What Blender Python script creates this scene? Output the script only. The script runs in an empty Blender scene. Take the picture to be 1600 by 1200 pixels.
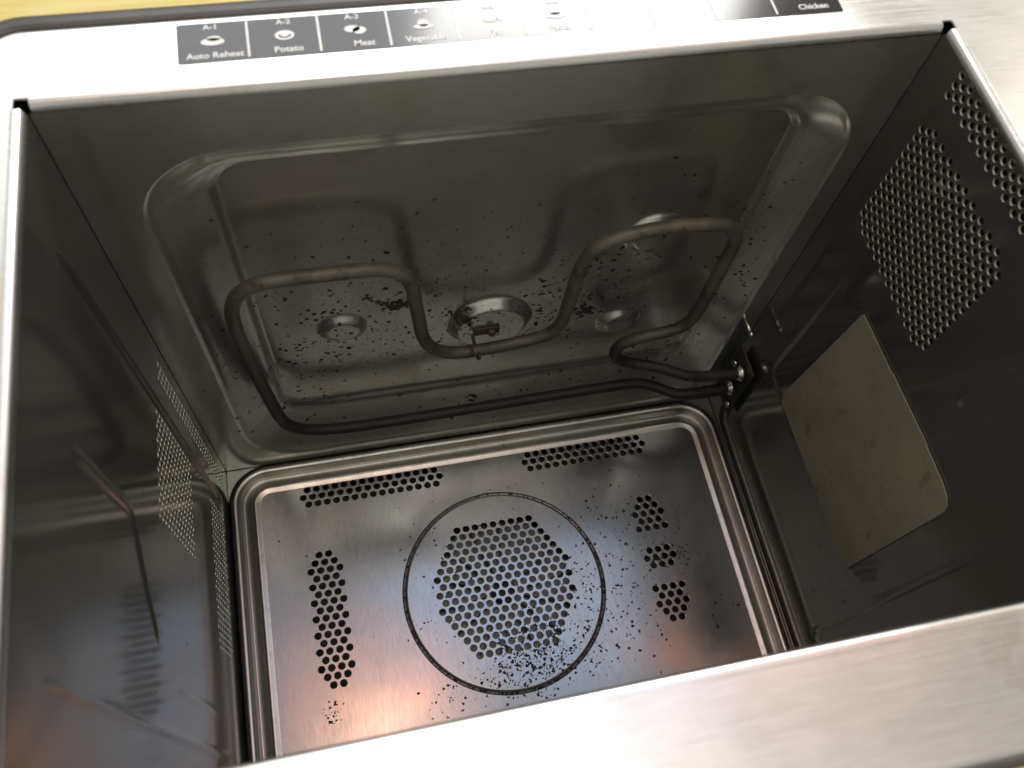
import bpy, bmesh, math, random
from mathutils import Vector, Matrix, Euler
from mathutils.geometry import delaunay_2d_cdt
from mathutils.bvhtree import BVHTree

random.seed(7)
PI = math.pi
scene = bpy.context.scene
COL = scene.collection

# ------------------------------------------------------------------ camera
cam_data = bpy.data.cameras.new('camera')
cam = bpy.data.objects.new('camera', cam_data)
COL.objects.link(cam)
cam.location = (-0.07929, -0.02483, 0.24646)
cam.rotation_euler = Euler((0.467263, -0.085515, -0.204140), 'XYZ')
cam_data.sensor_width = 36.0
cam_data.lens = 1390.08 / 1600 * 36.0
cam_data.clip_start = 0.01
cam_data.clip_end = 50
cam_data.dof.use_dof = True
cam_data.dof.focus_distance = 0.56
cam_data.dof.aperture_fstop = 13.0
scene.camera = cam

# ------------------------------------------------------------------ room light
world = bpy.data.worlds.new('World')
scene.world = world
world.use_nodes = True
world.node_tree.nodes['Background'].inputs['Color'].default_value = (1.0, 0.965, 0.89, 1)
world.node_tree.nodes['Background'].inputs['Strength'].default_value = 0.48


def area(name, loc, target, sx, sy, power, col):
    l = bpy.data.lights.new(name, 'AREA')
    l.shape = 'RECTANGLE'
    l.size, l.size_y, l.energy, l.color = sx, sy, power, col
    o = bpy.data.objects.new(name, l)
    COL.objects.link(o)
    o.location = loc
    o.rotation_euler = (Vector(target) - Vector(loc)).to_track_quat('-Z', 'Y').to_euler()
    return o


# daylight window beyond the top of the oven (left pane veiled, right pane clear), room lamps overhead, added warm glow
area('window_veiled', (-0.22, 1.88, 1.52), (-0.05, 0.15, 0), 1.05, 1.10, 13.5, (0.95, 0.97, 1.0))
area('window_clear', (0.78, 2.20, 1.55), (0.05, 0.15, 0), 0.95, 0.70, 42, (1.0, 0.985, 0.95))
area('window_side', (2.45, 1.55, 1.6), (0.2, 0.15, 0), 0.7, 0.9, 4.0, (1.0, 0.93, 0.82))
area('ceiling_light', (0.0, -0.20, 2.1), (0.1, -0.13, 0), 1.2, 0.50, 7.5, (1.0, 0.96, 0.90))
area('skylight', (0.28, 0.62, 2.2), (0.2, 0.4, 0), 1.0, 0.55, 3.2, (0.42, 0.64, 1.0))
area('added_warm_glow', (-0.17, 0.27, 1.5), (-0.16, 0.1, -0.3), 0.34, 0.15, 1.25, (1.0, 0.25, 0.03))  # added source for the orange reflection low on the back wall, not a room lamp
area('added_warm_glow', (0.72, 0.34, 1.5), (0.1, 0.1, -0.3), 0.16, 0.26, 0.55, (1.0, 0.32, 0.10))  # second added source, for the orange patch on the right of the back wall
for bx, by, pw in ((0.44, 0.81, 0.16), (0.51, 0.68, 0.11), (0.93, 0.95, 0.16)):
    area('warm_bulb', (bx, by, 1.5), (0.1, 0.1, -0.3), 0.07, 0.07, pw, (1.0, 0.74, 0.40))

scene.view_settings.view_transform = 'Standard'
scene.view_settings.look = 'None'
scene.view_settings.exposure = 0.0
scene.view_settings.gamma = 1.0
scene.view_settings.use_curve_mapping = False
scene.cycles.use_denoising = True
scene.cycles.max_bounces = 8
scene.cycles.glossy_bounces = 7
scene.cycles.diffuse_bounces = 3
scene.cycles.sample_clamp_indirect = 6.0
scene.cycles.caustics_reflective = True

# ------------------------------------------------------------------ dimensions (metres)
HW = 0.180          # half width of the cavity
H = 0.22689         # cavity height (top wall)
D = 0.35202         # cavity depth
REC = 0.018         # depth of the pressed recess in the top wall
YF = H + REC
YT = 0.2225         # level of the heating element


# ------------------------------------------------------------------ materials
def nodes(name):
    m = bpy.data.materials.new(name)
    m.use_nodes = True
    nt = m.node_tree
    return m, nt, nt.nodes['Principled BSDF']


def N(nt, t, **kw):
    n = nt.nodes.new(t)
    for k, v in kw.items():
        setattr(n, k, v)
    return n


def ramp(nt, src, stops):
    r = N(nt, 'ShaderNodeValToRGB')
    el = r.color_ramp.elements
    while len(el) < len(stops):
        el.new(0.5)
    for e, (p, c) in zip(el, stops):
        e.position = p
        e.color = c if len(c) == 4 else (*c, 1)
    nt.links.new(src, r.inputs[0])
    return r


def noise(nt, scale, vec, detail=4, rough=0.55, dist=0.0):
    n = N(nt, 'ShaderNodeTexNoise')
    n.inputs['Scale'].default_value = scale
    n.inputs['Detail'].default_value = detail
    n.inputs['Roughness'].default_value = rough
    n.inputs['Distortion'].default_value = dist
    nt.links.new(vec, n.inputs['Vector'])
    return n


def mixrgb(nt, fac, a, b, mode='MIX'):
    m = N(nt, 'ShaderNodeMix', data_type='RGBA', blend_type=mode)
    for key, v in ((0, fac), (6, a), (7, b)):
        s = m.inputs[key]
        if isinstance(v, (int, float)):
            s.default_value = v
        elif isinstance(v, tuple):
            s.default_value = (*v, 1)
        else:
            nt.links.new(v, s)
    return m.outputs[2]


def steel(name, base, r0, r1, stretch=(4, 120, 120), stain=(0.30, 0.22, 0.12), stain_lo=0.52, stain_hi=0.85,
          stain_amt=0.5, bump=0.02, smudge=9.0, metal=1.0, grain_r=0.10, wave=0.25):
    """rolled stainless sheet: fine stretched grain, smudges in gloss, brown heat and grease film"""
    m, nt, b = nodes(name)
    tc = N(nt, 'ShaderNodeTexCoord')
    mp = N(nt, 'ShaderNodeMapping')
    mp.inputs['Scale'].default_value = stretch
    nt.links.new(tc.outputs['Object'], mp.inputs['Vector'])
    grain = noise(nt, 9.0, mp.outputs[0], 3, 0.6)
    sm = noise(nt, smudge, tc.outputs['Object'], 6, 0.62, 0.6)
    st = noise(nt, smudge * 2.3, tc.outputs['Object'], 7, 0.66, 1.1)
    fine = noise(nt, 30.0, mp.outputs[0], 2, 0.5)
    rm = N(nt, 'ShaderNodeMapRange')
    rm.inputs['From Min'].default_value, rm.inputs['From Max'].default_value = 0.3, 0.7
    rm.inputs['To Min'].default_value, rm.inputs['To Max'].default_value = r0, r1
    nt.links.new(sm.outputs['Fac'], rm.inputs['Value'])
    gr = N(nt, 'ShaderNodeMath', operation='MULTIPLY_ADD')
    nt.links.new(grain.outputs['Fac'], gr.inputs[0])
    gr.inputs[1].default_value = grain_r
    nt.links.new(rm.outputs[0], gr.inputs[2])
    nt.links.new(gr.outputs[0], b.inputs['Roughness'])
    sr = ramp(nt, st.outputs['Fac'], [(stain_lo, (0, 0, 0)), (stain_hi, (stain_amt,) * 3)])
    c = mixrgb(nt, sr.outputs[0], base, stain)
    fr = ramp(nt, fine.outputs['Fac'], [(0.35, (0.88,) * 3), (0.65, (1.0,) * 3)])
    c = mixrgb(nt, 1.0, c, fr.outputs[0], 'MULTIPLY')
    nt.links.new(c, b.inputs['Base Color'])
    b.inputs['Metallic'].default_value = metal
    bp = N(nt, 'ShaderNodeBump')
    bp.inputs['Strength'].default_value = bump
    bp.inputs['Distance'].default_value = 0.002
    nt.links.new(grain.outputs['Fac'], bp.inputs['Height'])
    wv = noise(nt, 11.0, tc.outputs['Object'], 2, 0.4)
    b2 = N(nt, 'ShaderNodeBump')
    b2.inputs['Strength'].default_value = wave
    b2.inputs['Distance'].default_value = 0.004
    nt.links.new(wv.outputs['Fac'], b2.inputs['Height'])
    nt.links.new(bp.outputs[0], b2.inputs['Normal'])
    nt.links.new(b2.outputs[0], b.inputs['Normal'])
    return m


def plain(name, col, rough=0.5, metal=0.0, var=0.25, scale=40.0, spec=0.5, bump=0.0):
    m, nt, b = nodes(name)
    tc = N(nt, 'ShaderNodeTexCoord')
    n = noise(nt, scale, tc.outputs['Object'], 5, 0.6, 0.3)
    r = ramp(nt, n.outputs['Fac'], [(0.3, tuple(x * (1 - var) for x in col)), (0.7, tuple(min(1, x * (1 + var)) for x in col))])
    nt.links.new(r.outputs[0], b.inputs['Base Color'])
    b.inputs['Roughness'].default_value = rough
    b.inputs['Metallic'].default_value = metal
    b.inputs['Specular IOR Level'].default_value = spec
    if bump:
        bp = N(nt, 'ShaderNodeBump')
        bp.inputs['Strength'].default_value = bump
        bp.inputs['Distance'].default_value = 0.001
        nt.links.new(n.outputs['Fac'], bp.inputs['Height'])
        nt.links.new(bp.outputs[0], b.inputs['Normal'])
    return m


M = {}
M['frame'] = steel('brushed_front_steel', (0.84, 0.82, 0.79), 0.14, 0.32, (3, 90, 90), (0.45, 0.36, 0.27), 0.55, 0.8, 0.5, 0.010, 7.0, grain_r=0.17, wave=0.40)
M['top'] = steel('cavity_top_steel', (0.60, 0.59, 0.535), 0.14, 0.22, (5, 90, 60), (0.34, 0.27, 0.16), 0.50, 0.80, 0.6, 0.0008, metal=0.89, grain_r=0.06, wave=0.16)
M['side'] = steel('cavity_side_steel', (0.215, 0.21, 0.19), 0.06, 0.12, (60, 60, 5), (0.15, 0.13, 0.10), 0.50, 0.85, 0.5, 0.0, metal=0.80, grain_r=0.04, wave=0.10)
M['back'] = steel('cavity_back_steel', (0.275, 0.275, 0.272), 0.10, 0.23, (60, 5, 60), (0.36, 0.29, 0.21), 0.55, 0.85, 0.45, 0.002, metal=0.85, wave=0.12)
M['gutter'] = steel('cavity_ridge_steel', (0.44, 0.43, 0.40), 0.24, 0.32, (20, 20, 20), (0.20, 0.15, 0.10), 0.58, 0.78, 0.7, 0.002, 16.0, wave=0.1)
M['tube'] = plain('oxidised_heater_sheath', (0.135, 0.122, 0.095), 0.55, 0.5, 0.35, 55, 0.5, 0.15)
M['mica'] = plain('mica_sheet', (0.27, 0.24, 0.175), 0.85, 0, 0.14, 30, 0.3, 0.1)
M['enamel'] = plain('grey_enamel_floor', (0.58, 0.575, 0.53), 0.45, 0, 0.15, 20)
M['rim'] = plain('dark_plastic_rim', (0.06, 0.055, 0.05), 0.38, 0, 0.2, 30)
M['casing'] = plain('painted_casing', (0.22, 0.22, 0.22), 0.45, 0, 0.1, 12)
M['black'] = plain('glossy_black_print', (0.022, 0.02, 0.018), 0.14, 0, 0.3, 25)
M['white'] = plain('white_print', (0.82, 0.82, 0.80), 0.5, 0, 0.04, 40)
M['burnt'] = plain('burnt_residue', (0.030, 0.022, 0.015), 0.7, 0, 0.85, 90)
M['rust'] = plain('rusty_wire', (0.10, 0.062, 0.040), 0.6, 0.5, 0.5, 160, 0.5, 0.3)
M['bright'] = plain('plated_steel', (0.62, 0.58, 0.50), 0.22, 1.0, 0.15, 90)
M['cut_edge'] = plain('bare_punched_edge', (0.60, 0.56, 0.48), 0.28, 1.0, 0.3, 400)
M['fan'] = plain('galvanised_fan', (0.14, 0.135, 0.12), 0.45, 1.0, 0.3, 60)
M['dark'] = plain('sooty_backing', (0.05, 0.048, 0.045), 0.6, 0.3, 0.4, 30)
M['brownstain'] = plain('baked_grease', (0.085, 0.055, 0.032), 0.5, 0.2, 0.5, 250)


def mica_detail(m):
    nt = m.node_tree
    b = nt.nodes['Principled BSDF']
    src = b.inputs['Base Color'].links[0].from_socket
    tc = N(nt, 'ShaderNodeTexCoord')
    mp = N(nt, 'ShaderNodeMapping')
    mp.inputs['Scale'].default_value = (1, 1, 0.6)
    nt.links.new(tc.outputs['Object'], mp.inputs['Vector'])
    v = noise(nt, 85, mp.outputs[0], 2, 0.4)
    sp = ramp(nt, v.outputs['Fac'], [(0.65, (0, 0, 0)), (0.76, (0.65,) * 3)])
    c = mixrgb(nt, sp.outputs[0], src, (0.13, 0.09, 0.055))
    f = noise(nt, 900, tc.outputs['Object'], 2, 0.6)
    fr = ramp(nt, f.outputs['Fac'], [(0.35, (0.72,) * 3), (0.62, (1,) * 3)])
    c = mixrgb(nt, 1.0, c, fr.outputs[0], 'MULTIPLY')
    nt.links.new(c, b.inputs['Base Color'])


mica_detail(M['mica'])


def tube_detail(m):
    nt = m.node_tree
    b = nt.nodes['Principled BSDF']
    src = b.inputs['Base Color'].links[0].from_socket
    tc = N(nt, 'ShaderNodeTexCoord')
    sx = N(nt, 'ShaderNodeSeparateXYZ')
    nt.links.new(tc.outputs['Object'], sx.inputs[0])
    n = noise(nt, 26, tc.outputs['Object'], 5, 0.65)
    ad = N(nt, 'ShaderNodeMath', operation='MULTIPLY_ADD')
    nt.links.new(n.outputs['Fac'], ad.inputs[0])
    ad.inputs[1].default_value = 0.11
    nt.links.new(sx.outputs['Z'], ad.inputs[2])
    mr = N(nt, 'ShaderNodeMapRange')
    mr.inputs['From Min'].default_value, mr.inputs['From Max'].default_value = -0.215, -0.115
    mr.inputs['To Min'].default_value, mr.inputs['To Max'].default_value = 0.88, 0.0
    nt.links.new(ad.outputs[0], mr.inputs['Value'])
    c = mixrgb(nt, mr.outputs[0], src, (0.022, 0.020, 0.018))
    v = noise(nt, 140, tc.outputs['Object'], 3, 0.6)
    sp = ramp(nt, v.outputs['Fac'], [(0.56, (0, 0, 0)), (0.68, (0.6,) * 3)])
    c = mixrgb(nt, sp.outputs[0], c, (0.035, 0.028, 0.02))
    nt.links.new(c, b.inputs['Base Color'])


tube_detail(M['tube'])


def wood():
    m, nt, b = nodes('yellow_wood')
    tc = N(nt, 'ShaderNodeTexCoord')
    mp = N(nt, 'ShaderNodeMapping')
    mp.inputs['Scale'].default_value = (2.0, 30, 30)
    nt.links.new(tc.outputs['Object'], mp.inputs['Vector'])
    n = noise(nt, 3.0, mp.outputs[0], 6, 0.6, 0.8)
    r = ramp(nt, n.outputs['Fac'], [(0.3, (0.60, 0.46, 0.13)), (0.55, (0.72, 0.60, 0.22)), (0.75, (0.78, 0.68, 0.30))])
    nt.links.new(r.outputs[0], b.inputs['Base Color'])
    b.inputs['Roughness'].default_value = 0.45
    return m


M['wood'] = wood()

# ------------------------------------------------------------------ object helpers
ROOT_LOC = Vector((0.05, 0.115, -0.440))


def link(name, me, mat, parent=None, kind=None, label=None):
    o = bpy.data.objects.new(name, me)
    COL.objects.link(o)
    if mat and not me.materials:
        me.materials.append(M[mat])
    if parent is not None:
        o.parent = parent
        if parent.type == 'EMPTY':
            o.matrix_parent_inverse = Matrix.Translation(-parent.location)
    if kind:
        o['kind'] = kind
    if label:
        o['label'] = label
    return o


def bm_obj(name, bm, mat, parent=None, **kw):
    bmesh.ops.recalc_face_normals(bm, faces=bm.faces[:])
    me = bpy.data.meshes.new(name)
    bm.to_mesh(me)
    bm.free()
    return link(name, me, mat, parent, **kw)


def rrect(u0, u1, v0, v1, r, n=8):
    pts = []
    for cx, cy, a0 in ((u1 - r, v1 - r, 0), (u0 + r, v1 - r, 90), (u0 + r, v0 + r, 180), (u1 - r, v0 + r, 270)):
        for i in range(n + 1):
            a = math.radians(a0 + 90 * i / n)
            pts.append((cx + r * math.cos(a), cy + r * math.sin(a)))
    return pts


def circ(cu, cv, r, n=14, ph=0.0):
    return [(cu + r * math.cos(2 * PI * i / n + ph), cv + r * math.sin(2 * PI * i / n + ph)) for i in range(n)]


class Panel:
    """sheet built in (u, v) with depth w; put(u, v, w) maps to the world"""
    def __init__(self, put):
        self.put, self.bm = put, bmesh.new()

    def ring(self, pts, w):
        return [self.bm.verts.new(self.put(u, v, w)) for u, v in pts]

    def bridge(self, a, b, smooth=True, mi=0):
        n = len(a)
        for i in range(n):
            f = self.bm.faces.new((a[i], a[(i + 1) % n], b[(i + 1) % n], b[i]))
            f.smooth = smooth
            f.material_index = mi

    def loft(self, loops):
        """loops = [(pts, w), ...]; returns first and last ring"""
        rs = [self.ring(p, w) for p, w in loops]
        for a, b in zip(rs, rs[1:]):
            self.bridge(a, b)
        return rs[0], rs[-1]

    def flat(self, contours, w):
        """contours = [(pts2d, existing ring or None), ...]; first is the outer one"""
        co, ed, vs, own = [], [], [], []
        for ci, (pts, rg) in enumerate(contours):
            s = len(co)
            own += [ci] * len(pts)
            co += [Vector(q) for q in pts]
            vs += rg if rg else self.ring(pts, w)
            ed += [(s + i, s + (i + 1) % len(pts)) for i in range(len(pts))]
        rv, _, rf, orig, _, _ = delaunay_2d_cdt(co, ed, [], 1, 1e-7)
        mp, mo = [], []
        for i, p in enumerate(rv):
            mp.append(vs[orig[i][0]] if orig[i] else self.bm.verts.new(self.put(p[0], p[1], w)))
            mo.append(own[orig[i][0]] if orig[i] else -1)
        for f in rf:
            k = {mo[i] for i in f}
            if len(k) == 1 and 0 not in k:          # inside a (convex) opening
                continue
            t = [mp[i] for i in f]
            if len(set(t)) == 3:
                try:
                    self.bm.faces.new(t)
                except ValueError:
                    pass

    def hole(self, cu, cv, r, w, s, rim=0.00025, depth=0.0012, n=14):
        """punched hole with a rolled rim; s = direction behind the sheet; returns contour for flat()"""
        o = circ(cu, cv, r + rim, n)
        a = self.ring(o, w)
        b = self.ring(circ(cu, cv, r + rim * 0.35, n), w + s * rim * 0.3)
        c = self.ring(circ(cu, cv, r, n), w + s * rim * 1.2)
        d = self.ring(circ(cu, cv, r, n), w + s * depth)
        self.bridge(a, b, mi=1); self.bridge(b, c, mi=1); self.bridge(c, d, mi=1)
        return (o, a)

    def done(self, name, mat, parent, **kw):
        return bm_obj(name, self.bm, mat, parent, **kw)


def tube_bm(path, r, n=12, bm=None, caps=True, squash=None):
    bm = bm or bmesh.new()
    path = [Vector(p) for p in path]
    rings, up = [], None
    for i, p in enumerate(path):
        t = (path[min(i + 1, len(path) - 1)] - path[max(i - 1, 0)]).normalized()
        if up is None:
            up = Vector((0, 0, 1)) if abs(t.z) < 0.9 else Vector((1, 0, 0))
        sx = t.cross(up).normalized()
        up = sx.cross(t).normalized()
        rr = r(i / (len(path) - 1)) if callable(r) else r
        ring = []
        for k in range(n):
            a = 2 * PI * k / n
            q = sx * math.cos(a) * rr + up * math.sin(a) * rr
            if squash:
                ax, f = squash
                q[ax] *= f
            ring.append(bm.verts.new(p + q))
        rings.append(ring)
    for a, b in zip(rings, rings[1:]):
        for k in range(n):
            bm.faces.new((a[k], a[(k + 1) % n], b[(k + 1) % n], b[k])).smooth = True
    if caps:
        bm.faces.new(rings[0][::-1]); bm.faces.new(rings[-1])
    return bm


def spline(pts, sub=6):
    """centripetal Catmull-Rom through pts"""
    P = [Vector(p) for p in pts]
    P = [P[0] * 2 - P[1]] + P + [P[-1] * 2 - P[-2]]
    out = []
    for i in range(1, len(P) - 2):
        p0, p1, p2, p3 = P[i - 1:i + 3]
        t0 = 0.0
        t1 = t0 + (p1 - p0).length ** 0.5
        t2 = t1 + (p2 - p1).length ** 0.5
        t3 = t2 + (p3 - p2).length ** 0.5
        for k in range(sub):
            t = t1 + (t2 - t1) * k / sub
            a1 = p0 * ((t1 - t) / (t1 - t0)) + p1 * ((t - t0) / (t1 - t0))
            a2 = p1 * ((t2 - t) / (t2 - t1)) + p2 * ((t - t1) / (t2 - t1))
            a3 = p2 * ((t3 - t) / (t3 - t2)) + p3 * ((t - t2) / (t3 - t2))
            b1 = a1 * ((t2 - t) / (t2 - t0)) + a2 * ((t - t0) / (t2 - t0))
            b2 = a2 * ((t3 - t) / (t3 - t1)) + a3 * ((t - t1) / (t3 - t1))
            out.append(b1 * ((t2 - t) / (t2 - t1)) + b2 * ((t - t1) / (t2 - t1)))
    out.append(P[-2].copy())
    return out


def box_bm(lo, hi, bevel=0.0, bm=None, seg=2):
    b2 = bmesh.new()
    bmesh.ops.create_cube(b2, size=1)
    for v in b2.verts:
        v.co = Vector([lo[i] + (v.co[i] + 0.5) * (hi[i] - lo[i]) for i in range(3)])
    if bevel:
        bmesh.ops.bevel(b2, geom=b2.edges[:], offset=bevel, segments=seg, affect='EDGES', profile=0.5)
    if bm is None:
        return b2
    me = bpy.data.meshes.new('tmp'); b2.to_mesh(me); b2.free(); bm.from_mesh(me); bpy.data.meshes.remove(me)
    return bm


def cyl_bm(p0, p1, r, n=16, r2=None):
    return tube_bm([p0, p1], (lambda t: r + ((r2 if r2 is not None else r) - r) * t), n)


# ------------------------------------------------------------------ tabletop
def tabletop():
    zt = -0.440
    bm = box_bm((-1.2, -1.1, zt - 0.03), (1.4, 1.5, zt - 0.0015), 0)
    t = bm_obj('tabletop', bm, 'dark')
    t['kind'] = 'structure'
    y = -1.1
    i = 0
    while y < 1.5:
        w = 0.118
        b = box_bm((-1.2, y + 0.0012, zt - 0.012), (1.4, y + w - 0.0012, zt + random.uniform(-0.0003, 0.0)), 0.0012)
        bm_obj('plank', b, 'wood', t)
        y += w
        i += 1
    return t


table = tabletop()

# ------------------------------------------------------------------ the oven
oven = bpy.data.objects.new('convection_oven', None)
COL.objects.link(oven)
oven.location = ROOT_LOC
oven['label'] = 'open stainless steel convection oven lying on its back, empty cavity with burnt splatter'
oven['category'] = 'oven'

# outer size of the front
FX0, FX1, FY0, FY1 = -0.1935, 0.290, -0.0370, 0.2620


# ---- front frame: flat brushed plate, rolled edge
def front_frame():
    p = Panel(lambda u, v, w: (u, v, w))
    g = 0.0036
    inner = rrect(-HW - g, HW + g, -g, H + g, 0.0006, 2)
    outer0 = rrect(FX0, FX1, FY0, FY1, 0.012, 10)
    loops = [(outer0, 0.0)]
    for k in range(1, 6):
        a = PI / 2 * k / 5
        e = 0.0022 * math.sin(a)
        loops.append((rrect(FX0 - e, FX1 + e, FY0 - e, FY1 + e, 0.012 + e, 10), -0.0022 * (1 - math.cos(a))))
    r0, r1 = p.loft(loops)
    # inner edge: straight drop, thin sheet
    i0, _ = p.loft([(inner, 0.0), (inner, -0.0012)])
    p.flat([(outer0, r0), (inner, i0)], 0.0)
    f = p.done('front_frame', 'frame', oven)
    # four rolled lips round the opening, stopping short of the corners
    n = 0.0016
    def lip(a, b, inward):
        bm = bmesh.new()
        a, b, inward = Vector(a), Vector(b), Vector(inward)
        prof = [(-0.0006, 0.00004), (0.0002, 0.00010), (0.0012, 0.00010), (0.0021, -0.00005), (0.0028, -0.0006), (0.0033, -0.0016), (0.0036, -0.0030), (0.0036, -0.0042),
                (0.0030, -0.0046), (0.0030, -0.0056)]
        ra = [bm.verts.new(a + inward * d + Vector((0, 0, z))) for d, z in prof]
        rb = [bm.verts.new(b + inward * d + Vector((0, 0, z))) for d, z in prof]
        for k in range(len(prof) - 1):
            bm.faces.new((ra[k], ra[k + 1], rb[k + 1], rb[k])).smooth = True
        bm_obj('rolled_lip', bm, 'frame', f)
    x = HW + g
    lip((-HW + n, H + g, 0), (HW - n, H + g, 0), (0, -1, 0))
    lip((-HW + n, -g, 0), (HW - n, -g, 0), (0, 1, 0))
    lip((-x, n, 0), (-x, H - n, 0), (1, 0, 0))
    lip((x, n, 0), (x, H - n, 0), (-1, 0, 0))
    return f


frame = front_frame()


# ---- dark plastic rim and casing
def casing():
    p = Panel(lambda u, v, w: (u, v, w))
    def R(e):
        return rrect(FX0 - e, FX1 + e, FY0 - e * 0.45, FY1 + e, 0.012 + e, 10)
    p.loft([(R(0.0012), -0.0045), (R(0.0024), -0.0016), (R(0.0034), -0.0005), (R(0.0050), -0.0002), (R(0.0082), -0.0002), (R(0.0098), -0.0008), (R(0.0107), -0.0022), (R(0.0110), -0.005), (R(0.0110), -0.020)])
    p.done('casing_rim', 'rim', oven)
    p = Panel(lambda u, v, w: (u, v, w))
    a, b = p.loft([(R(0.0075), -0.020), (R(0.0075), -0.4385)])
    p.flat([(R(0.0075), b)], -0.4385)
    p.done('outer_casing', 'casing', oven)


casing()


# ---- top wall with pressed recess and bumps
def ceiling():
    p = Panel(lambda u, v, w: (u, H + w, v))          # u = x, v = z
    outer = dict(u0=-0.1590, u1=0.1665, v0=-0.3435, v1=-0.0315, r=0.044)
    inner = dict(u0=-0.1275, u1=0.1430, v0=-0.2920, v1=-0.0600, r=0.014)
    prof = [(0, 0), (0.02, 0.0002), (0.06, 0.0010), (0.11, 0.0024), (0.25, 0.0058), (0.45, 0.0098), (0.62, 0.0124), (0.74, 0.0134),
            (0.80, 0.0137), (0.85, 0.0143), (0.885, 0.0154), (0.92, 0.0168), (0.95, 0.0175), (0.975, 0.0179), (1.0, REC)]
    # refine
    fine = []
    for (t0, h0), (t1, h1) in zip(prof, prof[1:]):
        for k in range(2):
            fine.append((t0 + (t1 - t0) * k / 2, h0 + (h1 - h0) * k / 2))
    fine.append(prof[-1])
    # smooth heights a little
    hs = [h for _, h in fine]
    for _ in range(2):
        hs = [hs[0]] + [(hs[i - 1] + 2 * hs[i] + hs[i + 1]) / 4 for i in range(1, len(hs) - 1)] + [hs[-1]]
    loops = []
    for (t, _), h in zip(fine, hs):
        q = {k: outer[k] + (inner[k] - outer[k]) * t for k in outer}
        loops.append((rrect(q['u0'], q['u1'], q['v0'], q['v1'], q['r'], 14), h))
    ro, ri = p.loft(loops)
    edge = rrect(-HW + 0.0003, HW - 0.0003, -D + 0.0003, -0.0040, 0.0004, 1)
    p.flat([(edge, None), (loops[0][0], ro)], 0.0)
    cs = [(loops[-1][0], ri)]
    for cu, cv, r, h, k in ((0.0035, -0.2230, 0.0270, 0.0060, 0.74), (-0.0850, -0.2085, 0.0155, 0.0036, 0.52), (0.0925, -0.1500, 0.0180, 0.0050, 0.62),
                            (0.0895, -0.2440, 0.0155, 0.0048, 0.5)):
        lp = []
        for j in range(13):
            t = j / 12
            s = t * t * (3 - 2 * t)
            lp.append((circ(cu, cv, r * (1 - (1 - k) * t), 40), REC - h * s))
        a, b = p.loft(lp)
        cs.append((lp[0][0], a))
        p.flat([(lp[-1][0], b)], REC - h)
    p.flat(cs, REC)
    p.bm.normal_update()
    bv = p.bm.copy()
    bv.normal_update()
    o = p.done('top_wall', 'top', oven)
    tree = BVHTree.FromBMesh(bv)
    bv.free()
    return o, tree


top_wall, TOP_TREE = ceiling()


# ---- side walls
def lattice_right():
    hs = []
    for i in range(21):
        y = 0.2063 - i * 0.0039
        n = 12 + i if i < 2 else (32 - i if i > 18 else (14 if i % 2 == 0 else 13))
        for k in range(n):
            hs.append((-0.0688 + (k - (n - 1) / 2) * 0.00545, y))
    for i in range(20):
        y = 0.2053 - i * 0.0039
        for z in ((-0.0052, -0.01075, -0.0163) if i % 2 == 0 else (-0.0080, -0.0135)):
            hs.append((z - 0.0008, y))
    return hs


def lattice_left():
    hs = []
    # strip high on the wall
    for i in range(3):
        n = 30 - (i % 2)
        for k in range(n):
            hs.append((-0.2555 + (k - (n - 1) / 2) * 0.00565, 0.2170 - i * 0.0039))
    # field under the long bead
    for i in range(15):
        n = 14 - (i % 2)
        for k in range(n):
            hs.append((-0.2025 + (k - (n - 1) / 2) * 0.00545, 0.1865 - i * 0.0039))
    for i in range(24):
        n = 8 - (i % 2)
        for k in range(n):
            hs.append((-0.3110 + (k - (n - 1) / 2) * 0.00545, 0.1840 - i * 0.0039))
    return hs


def side_wall(sign, holes, name):
    p = Panel(lambda u, v, w: (sign * (HW + w), v, u))     # u = z, v = y
    edge = rrect(-D + 0.0003, -0.0034, 0.0003, H - 0.0003, 0.0004, 1)
    cs = [(edge, None)]
    for z, y in holes:
        cs.append(p.hole(z, y, 0.00165, 0.0, 1, rim=0.0003, n=12))
    p.flat(cs, 0.0)
    o = p.done(name, 'side', oven)
    o.data.materials.append(M['cut_edge'])
    return o


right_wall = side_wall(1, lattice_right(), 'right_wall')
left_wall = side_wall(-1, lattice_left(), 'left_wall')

p = Panel(lambda u, v, w: (u, -w, v))
p.flat([(rrect(-HW + 0.0003, HW - 0.0003, -D + 0.0003, -0.0034, 0.0004, 1), None)], 0.0)
p.done('bottom_wall', 'enamel', oven)


def bead(wall, sign, pts, w=0.0034, h=0.0009):
    """pressed rib: soft cosine section on the wall, tapered at both ends"""
    path = [Vector(q) for q in spline([(y, z, 0) for y, z in pts], 10)]
    bm = bmesh.new()
    rings = []
    L = len(path) - 1
    n = 12
    run = 0.0
    tot = sum((path[i + 1] - path[i]).length for i in range(L))
    for i, q in enumerate(path):
        if i:
            run += (q - path[i - 1]).length
        t = (path[min(i + 1, L)] - path[max(i - 1, 0)]).normalized()
        s = Vector((-t.y, t.x, 0))
        k = min(1.0, min(run, tot - run) / 0.006 + 0.02)
        k = math.sin(k * PI / 2)
        ring = []
        for j in range(n + 1):
            c = -1 + 2 * j / n
            p = q + s * (c * w * (0.35 + 0.65 * k))
            ring.append(bm.verts.new((sign * (HW - 0.00004 - h * k * (0.5 + 0.5 * math.cos(PI * c))), p.x, p.y)))
        rings.append(ring)
    for a, b in zip(rings, rings[1:]):
        for j in range(n):
            bm.faces.new((a[j], a[j + 1], b[j + 1], b[j])).smooth = True
    bm_obj('support_rib', bm, 'side', wall)


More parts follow.
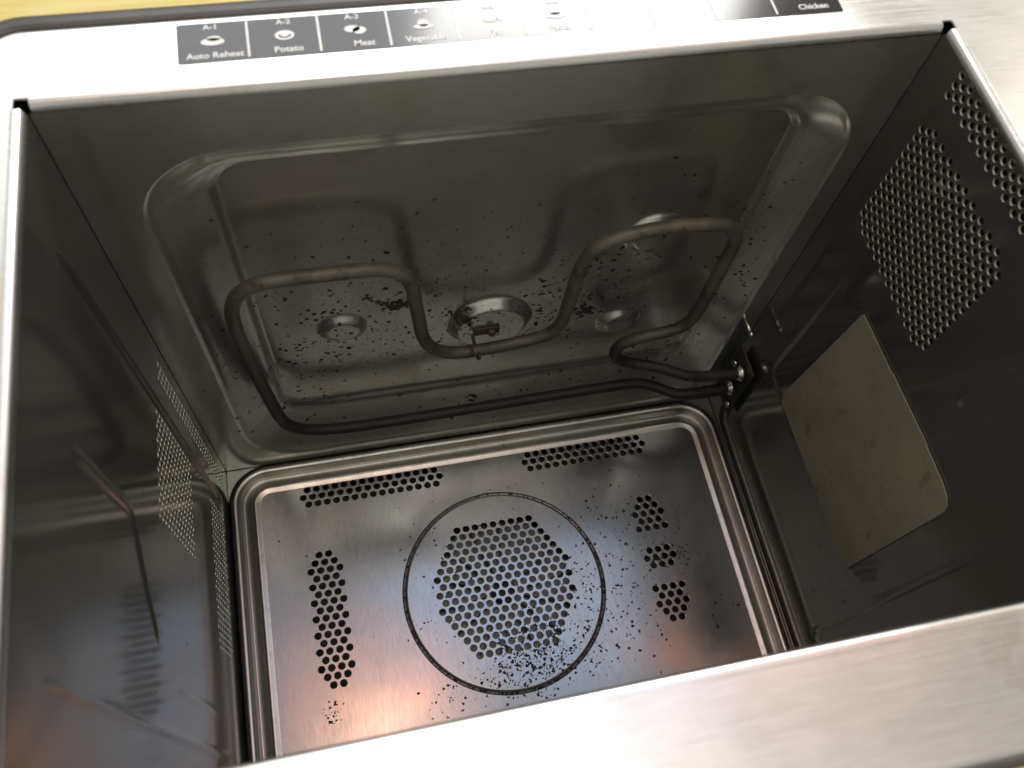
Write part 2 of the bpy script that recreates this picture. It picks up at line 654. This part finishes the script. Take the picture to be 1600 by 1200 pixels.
bead(left_wall, -1, [(0.1885, -0.034), (0.191, -0.10), (0.193, -0.20), (0.195, -0.334)], 0.0042, 0.0016)
bead(left_wall, -1, [(0.1168, -0.050), (0.1173, -0.085), (0.1176, -0.1195), (0.1130, -0.1245), (0.095, -0.1370), (0.070, -0.1580)], 0.0042, 0.0010)
bead(left_wall, -1, [(0.0355, -0.030), (0.0350, -0.16), (0.0345, -0.312)], 0.0034, 0.00028)
bead(left_wall, -1, [(0.0555, -0.190), (0.0555, -0.282)], 0.0032, 0.00022)
bead(right_wall, 1, [(0.1912, -0.130), (0.1918, -0.185), (0.1926, -0.2405), (0.1895, -0.2447), (0.172, -0.2457), (0.145, -0.2505)], 0.0028, 0.0014)
bead(right_wall, 1, [(0.0960, -0.050), (0.0965, -0.095)], 0.0044, 0.0011)
bead(right_wall, 1, [(0.0385, -0.318), (0.0365, -0.22), (0.0350, -0.105)], 0.0036, 0.0006)


# ---- back wall: flat field, double ridge, fan grille with punched holes
PITCH, ROWH = 0.00639, 0.00536
CXB = -0.0031


def rows(cx, y0, counts, skip=()):
    out = []
    for i, n in enumerate(counts):
        if i in skip:
            continue
        for k in range(n):
            out.append((cx + (k - (n - 1) / 2) * PITCH, y0 - i * ROWH))
    return out


MAIN = rows(CXB, 0.1560, [9, 10, 11, 12, 13, 14, 15, 14, 15, 14, 15, 14, 13, 12, 11, 10, 9])
COLN = [2, 3, 4, 3, 4, 3, 4, 3, 4, 3, 4, 3, 4, 3, 4, 3, 2]
FIELD = (rows(-0.0817, 0.2033, [15, 16, 15]) + rows(0.0734, 0.2033, [14, 15, 14]) + rows(-0.1202, 0.1557, COLN) + rows(0.1080, 0.1557, COLN, (5, 6, 10, 11)))
HR = 0.00228


def back_wall():
    put = lambda u, v, w: (u, v, -D + w)
    p = Panel(put)
    B = (-0.1755, 0.1745, 0.0040, 0.2225)                # crest of the outer ridge
    prof = [(-0.0044, -0.0010), (-0.0034, -0.0004), (-0.0024, 0.0007), (-0.0014, 0.0014), (0.0, 0.0017), (0.0014, 0.0014), (0.0023, 0.0004), (0.0030, -0.0014), (0.0036, -0.0036), (0.0042, -0.0052), (0.0050, -0.0058),
            (0.0060, -0.0053), (0.0078, -0.0038), (0.0096, -0.0022), (0.0110, -0.0009), (0.0119, 0.0001), (0.0127, 0.0006), (0.0135, 0.0007), (0.0144, 0.0005), (0.0156, 0.0002), (0.0170, 0.0)]
    loops = []
    for d, w in prof:
        loops.append((rrect(B[0] + d, B[1] - d, B[2] + d, B[3] - d, max(0.004, 0.0225 - d * 0.85), 12), w))
    rg = [p.ring(q, w) for q, w in loops]
    for a, b in zip(rg, rg[1:]):
        p.bridge(a, b)
    edge = rrect(-HW + 0.0003, HW - 0.0003, 0.0003, H - 0.0003, 0.0003, 1)
    p.flat([(edge, None), (loops[0][0], rg[0])], -0.0010)
    ridge = p.done('ridge_border', 'gutter', None)
    p = Panel(put)
    cs = [(loops[-1][0], None)]
    # groove round the fan grille
    C = (CXB - 0.0005, 0.1105)
    gp = [(0.0692, 0.0), (0.0689, -0.0002), (0.0686, -0.0008), (0.0683, -0.0014), (0.0679, -0.0016), (0.0675, -0.0012), (0.0671, -0.0003), (0.0666, 0.0004), (0.0655, 0.0006)]
    gl = [(circ(C[0], C[1], r, 96), w) for r, w in gp]
    g0, g1 = p.loft(gl[:5])
    cs.append((gl[0][0], g0))
    for x, y in FIELD:
        cs.append(p.hole(x, y, HR, 0.0, -1))
    p.flat(cs, 0.0)
    back = p.done('back_wall', 'back', oven)
    back.data.materials.append(M['cut_edge'])
    ridge.parent = back
    p = Panel(put)
    g0, g1 = p.loft(gl[4:])
    cs = [(gl[-1][0], g1)]
    for x, y in MAIN:
        cs.append(p.hole(x, y, HR, 0.0006, -1))
    p.flat(cs, 0.0006)
    gr = p.done('fan_grille', 'back', back)
    gr.data.materials.append(M['cut_edge'])
    return back, C


back, FANC = back_wall()


# ---- fan behind the grille
def fan():
    zc = -D - 0.010
    f = bm_obj('convection_fan', tube_bm([(FANC[0], FANC[1], zc - 0.0042), (FANC[0], FANC[1], zc - 0.0030)], 0.052, 48), 'fan', oven)
    bm_obj('hub', tube_bm([(FANC[0], FANC[1], zc - 0.003), (FANC[0], FANC[1], zc + 0.004)], 0.008, 20), 'dark', f)
    b = box_bm((0.014, -0.0005, zc - 0.0030), (0.050, 0.0005, zc + 0.0045))
    me = bpy.data.meshes.new('blade')
    b.to_mesh(me); b.free()
    me.materials.append(M['fan'])
    for k in range(14):
        o = link('blade', me, None, f)
        o.location = (FANC[0], FANC[1], 0)
        o.rotation_euler = (0.0, 0, 2 * PI * k / 14 + 0.1)
    bm_obj('fan_housing', box_bm((-0.172, 0.01, -D - 0.034), (0.172, 0.215, -D - 0.032)), 'dark', oven)


fan()


# ---- heating element
ELEM = [(0.1745, 0.2065, -0.2718), (0.158, 0.2067, -0.2710), (0.144, 0.2072, -0.2695), (0.134, 0.2085, -0.2682), (0.124, 0.2125, -0.2668), (0.1145, 0.2165, -0.2655),
        (0.105, 0.2195, -0.2645), (0.0965, 0.2215, -0.2630), (0.0885, YT, -0.2585), (0.0840, YT, -0.2515), (0.0825, YT, -0.2440), (0.0850, YT, -0.2365), (0.0920, YT, -0.2320),
        (0.1010, YT, -0.2296), (0.1130, YT, -0.2278), (0.1215, YT, -0.2242), (0.1262, YT, -0.2165), (0.1278, YT, -0.2050), (0.1283, YT, -0.1800), (0.1287, YT, -0.1500), (0.1285, YT, -0.1360), (0.1255, YT, -0.1250),
        (0.1170, YT, -0.1180), (0.1050, YT, -0.1155), (0.0900, YT, -0.1140), (0.0710, YT, -0.1155), (0.0580, YT, -0.1185), (0.0490, YT, -0.1245), (0.0445, YT, -0.1340), (0.0430, YT, -0.1450), (0.0420, YT, -0.1650), (0.0412, YT, -0.1880),
        (0.0400, YT, -0.1990), (0.0345, YT, -0.2090), (0.0250, YT, -0.2130), (0.0120, YT, -0.2155), (-0.0060, YT, -0.2172), (-0.0200, YT, -0.2172), (-0.0300, YT, -0.2130),
        (-0.0370, YT, -0.2045), (-0.0410, YT, -0.1930), (-0.0430, YT, -0.1750), (-0.0450, YT, -0.1550), (-0.0465, YT, -0.1400), (-0.0510, YT, -0.1275), (-0.0600, YT, -0.1212),
        (-0.0730, YT, -0.1195), (-0.0910, YT, -0.1190), (-0.1090, YT, -0.1190), (-0.1210, YT, -0.1205), (-0.1310, YT, -0.1275), (-0.1360, YT, -0.1390), (-0.1374, YT, -0.1550), (-0.1372, YT, -0.1850),
        (-0.1350, YT, -0.2250), (-0.1327, YT, -0.2550), (-0.1312, YT, -0.2700), (-0.1280, YT, -0.2820), (-0.1200, YT, -0.2915), (-0.1080, YT, -0.2970), (-0.0900, YT, -0.2995),
        (-0.0600, YT, -0.3005), (0.0000, YT, -0.2990), (0.0640, YT, -0.2975), (0.0950, YT, -0.2972), (0.1080, 0.2220, -0.2972), (0.1170, 0.2190, -0.2970), (0.1250, 0.2140, -0.2966), (0.1330, 0.2090, -0.2958), (0.1420, 0.2072, -0.2952), (0.1560, 0.2070, -0.2948), (0.1745, 0.2070, -0.2945)]
elem = bm_obj('heating_element', tube_bm(spline(ELEM, 5), 0.0038, 14), 'tube', oven)
for y, z in ((0.2065, -0.2718), (0.2070, -0.2945)):
    bm = tube_bm([(0.1690, y, z), (0.1700, y, z), (0.1712, y, z), (0.1722, y, z), (0.1740, y, z), (0.1755, y, z)], lambda t: 0.0044 + 0.0014 * (0.3 < t < 0.75), 16)
    bm_obj('ferrule', bm, 'bright', elem)


def bracket():
    b = bm_obj('element_bracket', box_bm((0.1752, 0.1985, -0.3220), (0.1772, 0.2220, -0.2630), 0.0006), 'tube', oven)
    for y, z in ((0.2175, -0.2790), (0.2020, -0.3120)):
        s = tube_bm([(0.1755, y, z), (0.1735, y, z), (0.1729, y, z)], lambda t: 0.0026 - 0.001 * (t > 0.7), 6)
        bm_obj('screw', s, 'bright', b)


bracket()

# locating pin that hangs from the top wall
pin = bm_obj('locating_pin', tube_bm([(0.1700, H + 0.002, -0.2350), (0.1700, 0.2165, -0.2343)], 0.0013, 10), 'bright', oven)
bm_obj('pin_tip', tube_bm([(0.1700, 0.2168, -0.2343), (0.1700, 0.2150, -0.2342), (0.1700, 0.2136, -0.2342)], lambda t: 0.0021 - 0.0008 * t, 12), 'bright', pin)


# support clip: rusty tab screwed to the middle bump, wire arm hooked round the tube
def clip():
    yb = YF - 0.0060
    c = bmesh.new()
    box_bm((-0.0075, yb - 0.0014, -0.2270), (0.0085, yb - 0.0002, -0.2195), 0.0004, c)
    o = bm_obj('support_clip', c, 'rust', oven)
    arm = [(-0.0070, yb - 0.0010, -0.2235), (-0.0085, yb - 0.0030, -0.2232), (-0.0088, 0.2300, -0.2226), (-0.0088, 0.2255, -0.2218), (-0.0088, 0.2215, -0.2216), (-0.0086, 0.2182, -0.2198), (-0.0084, 0.2172, -0.2170),
           (-0.0082, 0.2178, -0.2145)]
    bm_obj('wire_arm', tube_bm(spline(arm, 4), 0.0011, 8), 'rust', o)
    band = tube_bm([(-0.0135, YT, -0.21715), (-0.0115, YT, -0.21715)], 0.0041, 18)
    bm_obj('clip_band', band, 'rust', o)
    s = tube_bm([(0.0032, yb - 0.0010, -0.2232), (0.0032, yb - 0.0030, -0.2232), (0.0032, yb - 0.0044, -0.2232)], lambda t: 0.0034 - 0.0014 * t, 12)
    bm_obj('screw', s, 'rust', o)


clip()


# ---- mica cover over the waveguide outlet
def mica():
    pts = [(0.1660, -0.1313), (0.1650, -0.1302), (0.1300, -0.1285), (0.1290, -0.1278), (0.0905, -0.1258), (0.0895, -0.1265), (0.0700, -0.1266), (0.0640, -0.1278), (0.0600, -0.1310), (0.0588, -0.1350), (0.0608, -0.2415),
           (0.0616, -0.2432), (0.1000, -0.2438), (0.1690, -0.2452), (0.1735, -0.2400)]
    bm = bmesh.new()
    a = [bm.verts.new((HW - 0.0012, y, z)) for y, z in pts]
    cy = sum(q[0] for q in pts) / len(pts); cz = sum(q[1] for q in pts) / len(pts)
    c = [bm.verts.new((HW - 0.0004, y, z)) for y, z in pts]
    bm.faces.new(a)
    for i in range(len(a)):
        j = (i + 1) % len(a)
        bm.faces.new((a[i], a[j], c[j], c[i]))
    bm_obj('waveguide_cover', bm, 'mica', oven)


mica()


# ---- printed menu strip on the frame
def legend():
    x0, x1, y0, y1 = -0.1275, 0.1378, 0.2400, 0.2603
    p = Panel(lambda u, v, w: (u, v, 0.00015 + w))
    p.flat([(rrect(x0, x1, y0, y1, 0.0009, 4), None)], 0.0)
    s = p.done('menu_strip', 'black', oven)
    Z = 0.00030

    def text(body, x, y, size):
        c = bpy.data.curves.new('text', 'FONT')
        c.body, c.size, c.align_x, c.align_y = body, size, 'CENTER', 'CENTER'
        c.offset = 0.00007
        t = bpy.data.objects.new('text', c)
        COL.objects.link(t)
        bpy.context.view_layer.update()
        me = bpy.data.meshes.new_from_object(t.evaluated_get(bpy.context.evaluated_depsgraph_get()))
        bpy.data.objects.remove(t)
        me.transform(Matrix.Translation((x, y, Z)))
        me.materials.clear()
        link('lettering', me, 'white', s)

    def shape(polys):
        bm = bmesh.new()
        for q in polys:
            bm.faces.new([bm.verts.new((x, y, Z)) for x, y in q])
        bm_obj('food_icon', bm, 'white', s)

    def ell(cx, cy, a, b, n=20, a0=0, a1=360):
        return [(cx + a * math.cos(math.radians(a0 + (a1 - a0) * i / n)), cy + b * math.sin(math.radians(a0 + (a1 - a0) * i / n))) for i in range(n)]

    step = 0.02632
    xs = [-0.1275 + 0.0128 + step * i for i in range(10)]
    names = ['Auto Reheat', 'Potato', 'Meat', 'Vegetable', 'Fish', 'Pasta']
    for i, nme in enumerate(names):
        text('A-%d' % (i + 1), xs[i] + (-0.0005, 0, -0.0005, 0, 0, 0)[i], 0.2577, 0.0036)
        text(nme, xs[i] + (0.0006, 0.001, 0.0028, 0.0, 0.001, 0.0)[i], 0.2435 if i else 0.2432, 0.0040)
    text('Chicken', 0.1255, 0.2440, 0.0040)
    y = 0.2508
    ico = [[ell(xs[0], y - 0.0006, 0.0043, 0.0019), ell(xs[0] + 0.0005, y + 0.0010, 0.0026, 0.0013)], None,
           [ell(xs[2] - 0.001, y + 0.0006, 0.0030, 0.0018), ell(xs[2] + 0.0016, y - 0.0004, 0.0026, 0.0019)],
           [ell(xs[3], y + 0.0008, 0.0022, 0.0020), ell(xs[3], y - 0.0010, 0.0040, 0.0012)],
           [ell(xs[4], y, 0.0030, 0.0014), [(xs[4] + 0.002, y), (xs[4] + 0.0046, y + 0.0016), (xs[4] + 0.0046, y - 0.0016)]],
           [ell(xs[5], y - 0.0006, 0.0040, 0.0016), ell(xs[5], y + 0.0010, 0.0024, 0.0013)]]
    for q in ico:
        if q:
            shape(q)
    # bowl: ring with a smile
    bm = bmesh.new()
    n = 24
    for (a, b, c, d) in ((0.0036, 0.0025, 0.0024, 0.0014),):
        o = [bm.verts.new((xs[1] + a * math.cos(2 * PI * k / n), y + b * math.sin(2 * PI * k / n), Z)) for k in range(n)]
        q = [bm.verts.new((xs[1] + c * math.cos(2 * PI * k / n), y - 0.0002 + d * math.sin(2 * PI * k / n), Z)) for k in range(n)]
        for k in range(n):
            bm.faces.new((o[k], o[(k + 1) % n], q[(k + 1) % n], q[k]))
    bm.faces.new([bm.verts.new((px, py, Z + 0.00002)) for px, py in ell(xs[1], y + 0.0004, 0.0017, 0.0012)])
    bm_obj('food_icon', bm, 'white', s)
    for i in range(1, 10):
        x = x0 + step * i - 0.0008
        bm_obj('divider', box_bm((x - 0.00042, y0 + 0.0012, 0.00022), (x + 0.00042, y1 - 0.0006, Z)), 'white', s)


legend()


# ------------------------------------------------------------------ burnt residue
def flake(bm, pos, nrm, r, h=0.00012):
    nrm = Vector(nrm).normalized()
    if nrm.length < 0.5:
        return
    t = nrm.cross(Vector((0.31, 0.52, 0.79))).normalized()
    b = nrm.cross(t)
    n = random.choice((5, 6, 7, 8))
    ph = random.uniform(0, 2 * PI)
    el = random.uniform(0.45, 1.0)
    rot = random.uniform(0, PI)
    c = bm.verts.new(Vector(pos) + nrm * (0.00006 + h))
    ring = []
    for k in range(n):
        a = ph + 2 * PI * k / n
        q = r * random.uniform(0.55, 1.25)
        x, y = q * math.cos(a), q * math.sin(a) * el
        x, y = x * math.cos(rot) - y * math.sin(rot), x * math.sin(rot) + y * math.cos(rot)
        ring.append(bm.verts.new(Vector(pos) + t * x + b * y + nrm * 0.00004))
    for k in range(n):
        bm.faces.new((c, ring[k], ring[(k + 1) % n]))


def crumbs():
    bm = bmesh.new()
    holes = MAIN + FIELD
    cx, cy = FANC
    n = 0
    blobs = [(0.012, 0.060, 0.016, 520), (0.004, 0.072, 0.018, 260), (-0.006, 0.055, 0.013, 220), (0.036, 0.056, 0.013, 130), (0.050, 0.085, 0.016, 120), (0.052, 0.112, 0.016, 110), (0.030, 0.075, 0.020, 150),
             (0.075, 0.070, 0.022, 170), (0.078, 0.105, 0.020, 120), (0.080, 0.140, 0.020, 80), (0.110, 0.110, 0.013, 90), (0.122, 0.113, 0.006, 40), (0.000, 0.048, 0.022, 140), (-0.030, 0.050, 0.014, 90),
             (-0.055, 0.048, 0.010, 50), (-0.052, 0.155, 0.014, 40), (-0.058, 0.130, 0.012, 35), (-0.062, 0.095, 0.010, 40), (-0.125, 0.053, 0.006, 60), (0.020, 0.165, 0.022, 45), (0.110, 0.125, 0.022, 70),
             (0.14, 0.08, 0.022, 40), (0.090, 0.175, 0.02, 25), (-0.06, 0.185, 0.02, 8), (-0.145, 0.165, 0.012, 9), (0.0, 0.11, 0.05, 160)]
    for bx, by, s, k in blobs:
        for _ in range(k):
            x, y = random.gauss(bx, s * 0.75), random.gauss(by, s * 0.6)
            if not (-0.155 < x < 0.153 and 0.024 < y < 0.203):
                continue
            if any((x - hx) ** 2 + (y - hy) ** 2 < (HR * 0.96) ** 2 for hx, hy in holes):
                continue
            rr = math.hypot(x - cx, y - cy)
            w = 0.0007 if rr < 0.0655 else (0.0 if rr > 0.0692 else -0.0006)
            flake(bm, (x, y, -D + w), (0, 0, 1), 0.00020 + random.random() ** 3.5 * 0.00115, 0.0003)
    # soot caught along the groove
    for _ in range(420):
        a = random.uniform(0, 2 * PI)
        if math.sin(a) > 0.2 and random.random() < 0.45:
            continue
        rr = random.gauss(0.0682, 0.0006)
        flake(bm, (cx + rr * math.cos(a), cy + rr * math.sin(a), -D - 0.0004), (0, 0, 1), random.uniform(0.0003, 0.0009), 0.0003)
    o = bm_obj('burnt_crumbs', bm, 'burnt')
    o['kind'] = 'stuff'
    o['label'] = 'loose black burnt crumbs scattered over the perforated fan wall'
    o['category'] = 'crumbs'


crumbs()


def splatter():
    bm = bmesh.new()
    bm2 = bmesh.new()
    cl = [(-0.085, -0.215, 0.050, 0.050, 420, 1.0), (-0.090, -0.150, 0.040, 0.04, 130, 1.0), (0.000, -0.245, 0.060, 0.025, 260, 0.9), (0.052, -0.205, 0.018, 0.030, 240, 1.2), (0.062, -0.222, 0.010, 0.012, 120, 1.4), (0.090, -0.190, 0.03, 0.04, 200, 1.0),
          (0.150, -0.190, 0.010, 0.060, 190, 1.1), (0.110, -0.130, 0.05, 0.025, 90, 1.0), (0.130, -0.290, 0.02, 0.03, 60, 1.2), (0.0, -0.315, 0.10, 0.014, 190, 1.0), (-0.115, -0.250, 0.020, 0.04, 160, 1.0), (-0.148, -0.23, 0.01, 0.06, 70, 0.9),
          (0.020, -0.160, 0.05, 0.05, 90, 0.7), (-0.02, -0.19, 0.04, 0.04, 140, 0.8), (0.035, -0.235, 0.02, 0.02, 110, 0.8), (0.0, -0.16, 0.10, 0.08, 80, 0.7)]
    for cx, cz, sx, sz, k, f in cl:
        for _ in range(int(k * 1.6)):
            x, z = random.gauss(cx, sx * 0.75), random.gauss(cz, sz * 0.75)
            if not (-0.17 < x < 0.172 and -0.35 < z < -0.05):
                continue
            hit, nrm, _, _ = TOP_TREE.ray_cast(Vector((x, 0.1, z)), Vector((0, 1, 0)))
            if hit is None:
                continue
            if nrm.y > 0:
                nrm = -nrm
            flake(bm if random.random() < 0.62 else bm2, hit, nrm, (0.00024 + random.random() ** 5.0 * 0.0016) * f, 0.0001)
    for x, z, r in ((-0.094, -0.1895, 0.0020), (-0.1035, -0.1940, 0.0016), (-0.1075, -0.1975, 0.0017), (-0.085, -0.180, 0.0013), (-0.078, -0.166, 0.0011), (0.058, -0.186, 0.0019), (0.066, -0.180, 0.0016), (0.0235, -0.200, 0.0022), (-0.005, -0.318, 0.003), (-0.003, -0.314, 0.003)):
        hit, nrm, _, _ = TOP_TREE.ray_cast(Vector((x, 0.1, z)), Vector((0, 1, 0)))
        flake(bm, hit, -nrm if nrm.y > 0 else nrm, r, 0.0001)
    for _ in range(2600):
        x, z = random.gauss(0.0, 0.085), random.gauss(-0.225, 0.05)
        if not (-0.16 < x < 0.168 and -0.34 < z < -0.07):
            continue
        hit, nrm, _, _ = TOP_TREE.ray_cast(Vector((x, 0.1, z)), Vector((0, 1, 0)))
        if hit is not None:
            flake(bm, hit, -nrm if nrm.y > 0 else nrm, random.uniform(0.00012, 0.0003), 0.00006)
    # thick burnt patches beside the element
    for cx, cz, s, k in ((-0.0525, -0.1915, 0.0034, 70), (-0.016, -0.2095, 0.0030, 60), (0.064, -0.2285, 0.0035, 40)):
        for _ in range(k):
            x, z = random.gauss(cx, s * 1.3), random.gauss(cz, s * 0.8)
            hit, nrm, _, _ = TOP_TREE.ray_cast(Vector((x, 0.1, z)), Vector((0, 1, 0)))
            flake(bm, hit, -nrm if nrm.y > 0 else nrm, random.uniform(0.0006, 0.0022), 0.00015)
    bm_obj('burnt_splatter', bm, 'burnt', top_wall, kind='stuff')
    bm = bm2
    for _ in range(60):
        t = random.random()
        x, z = -0.072 + 0.022 * t + random.gauss(0, 0.0008), -0.178 - 0.018 * t + random.gauss(0, 0.0011)
        hit, nrm, _, _ = TOP_TREE.ray_cast(Vector((x, 0.1, z)), Vector((0, 1, 0)))
        flake(bm, hit, -nrm if nrm.y > 0 else nrm, random.uniform(0.0005, 0.0016), 0.00004)
    for _ in range(420):
        x, z = random.gauss(0.0, 0.07), random.gauss(-0.22, 0.05)
        if not (-0.16 < x < 0.165 and -0.34 < z < -0.06):
            continue
        hit, nrm, _, _ = TOP_TREE.ray_cast(Vector((x, 0.1, z)), Vector((0, 1, 0)))
        if hit is None:
            continue
        flake(bm, hit, -nrm if nrm.y > 0 else nrm, random.uniform(0.0002, 0.0008), 0.00004)
    bm_obj('grease_spots', bm, 'brownstain', top_wall, kind='stuff')


splatter()


def wall_specks():
    """a few dried splashes and dust grains on the side walls"""
    for wall, sg in ((left_wall, -1), (right_wall, 1)):
        bm = bmesh.new()
        for _ in range(150):
            y, z = random.uniform(0.02, 0.215), -0.34 + abs(random.gauss(0, 0.13))
            if z > -0.02:
                continue
            flake(bm, (sg * (HW - 0.00012), y, z), (-sg, 0, 0), 0.00016 + random.random() ** 4 * 0.0007, 0.00005)
        bm_obj('dried_splashes', bm, 'brownstain', wall, kind='stuff')


wall_specks()
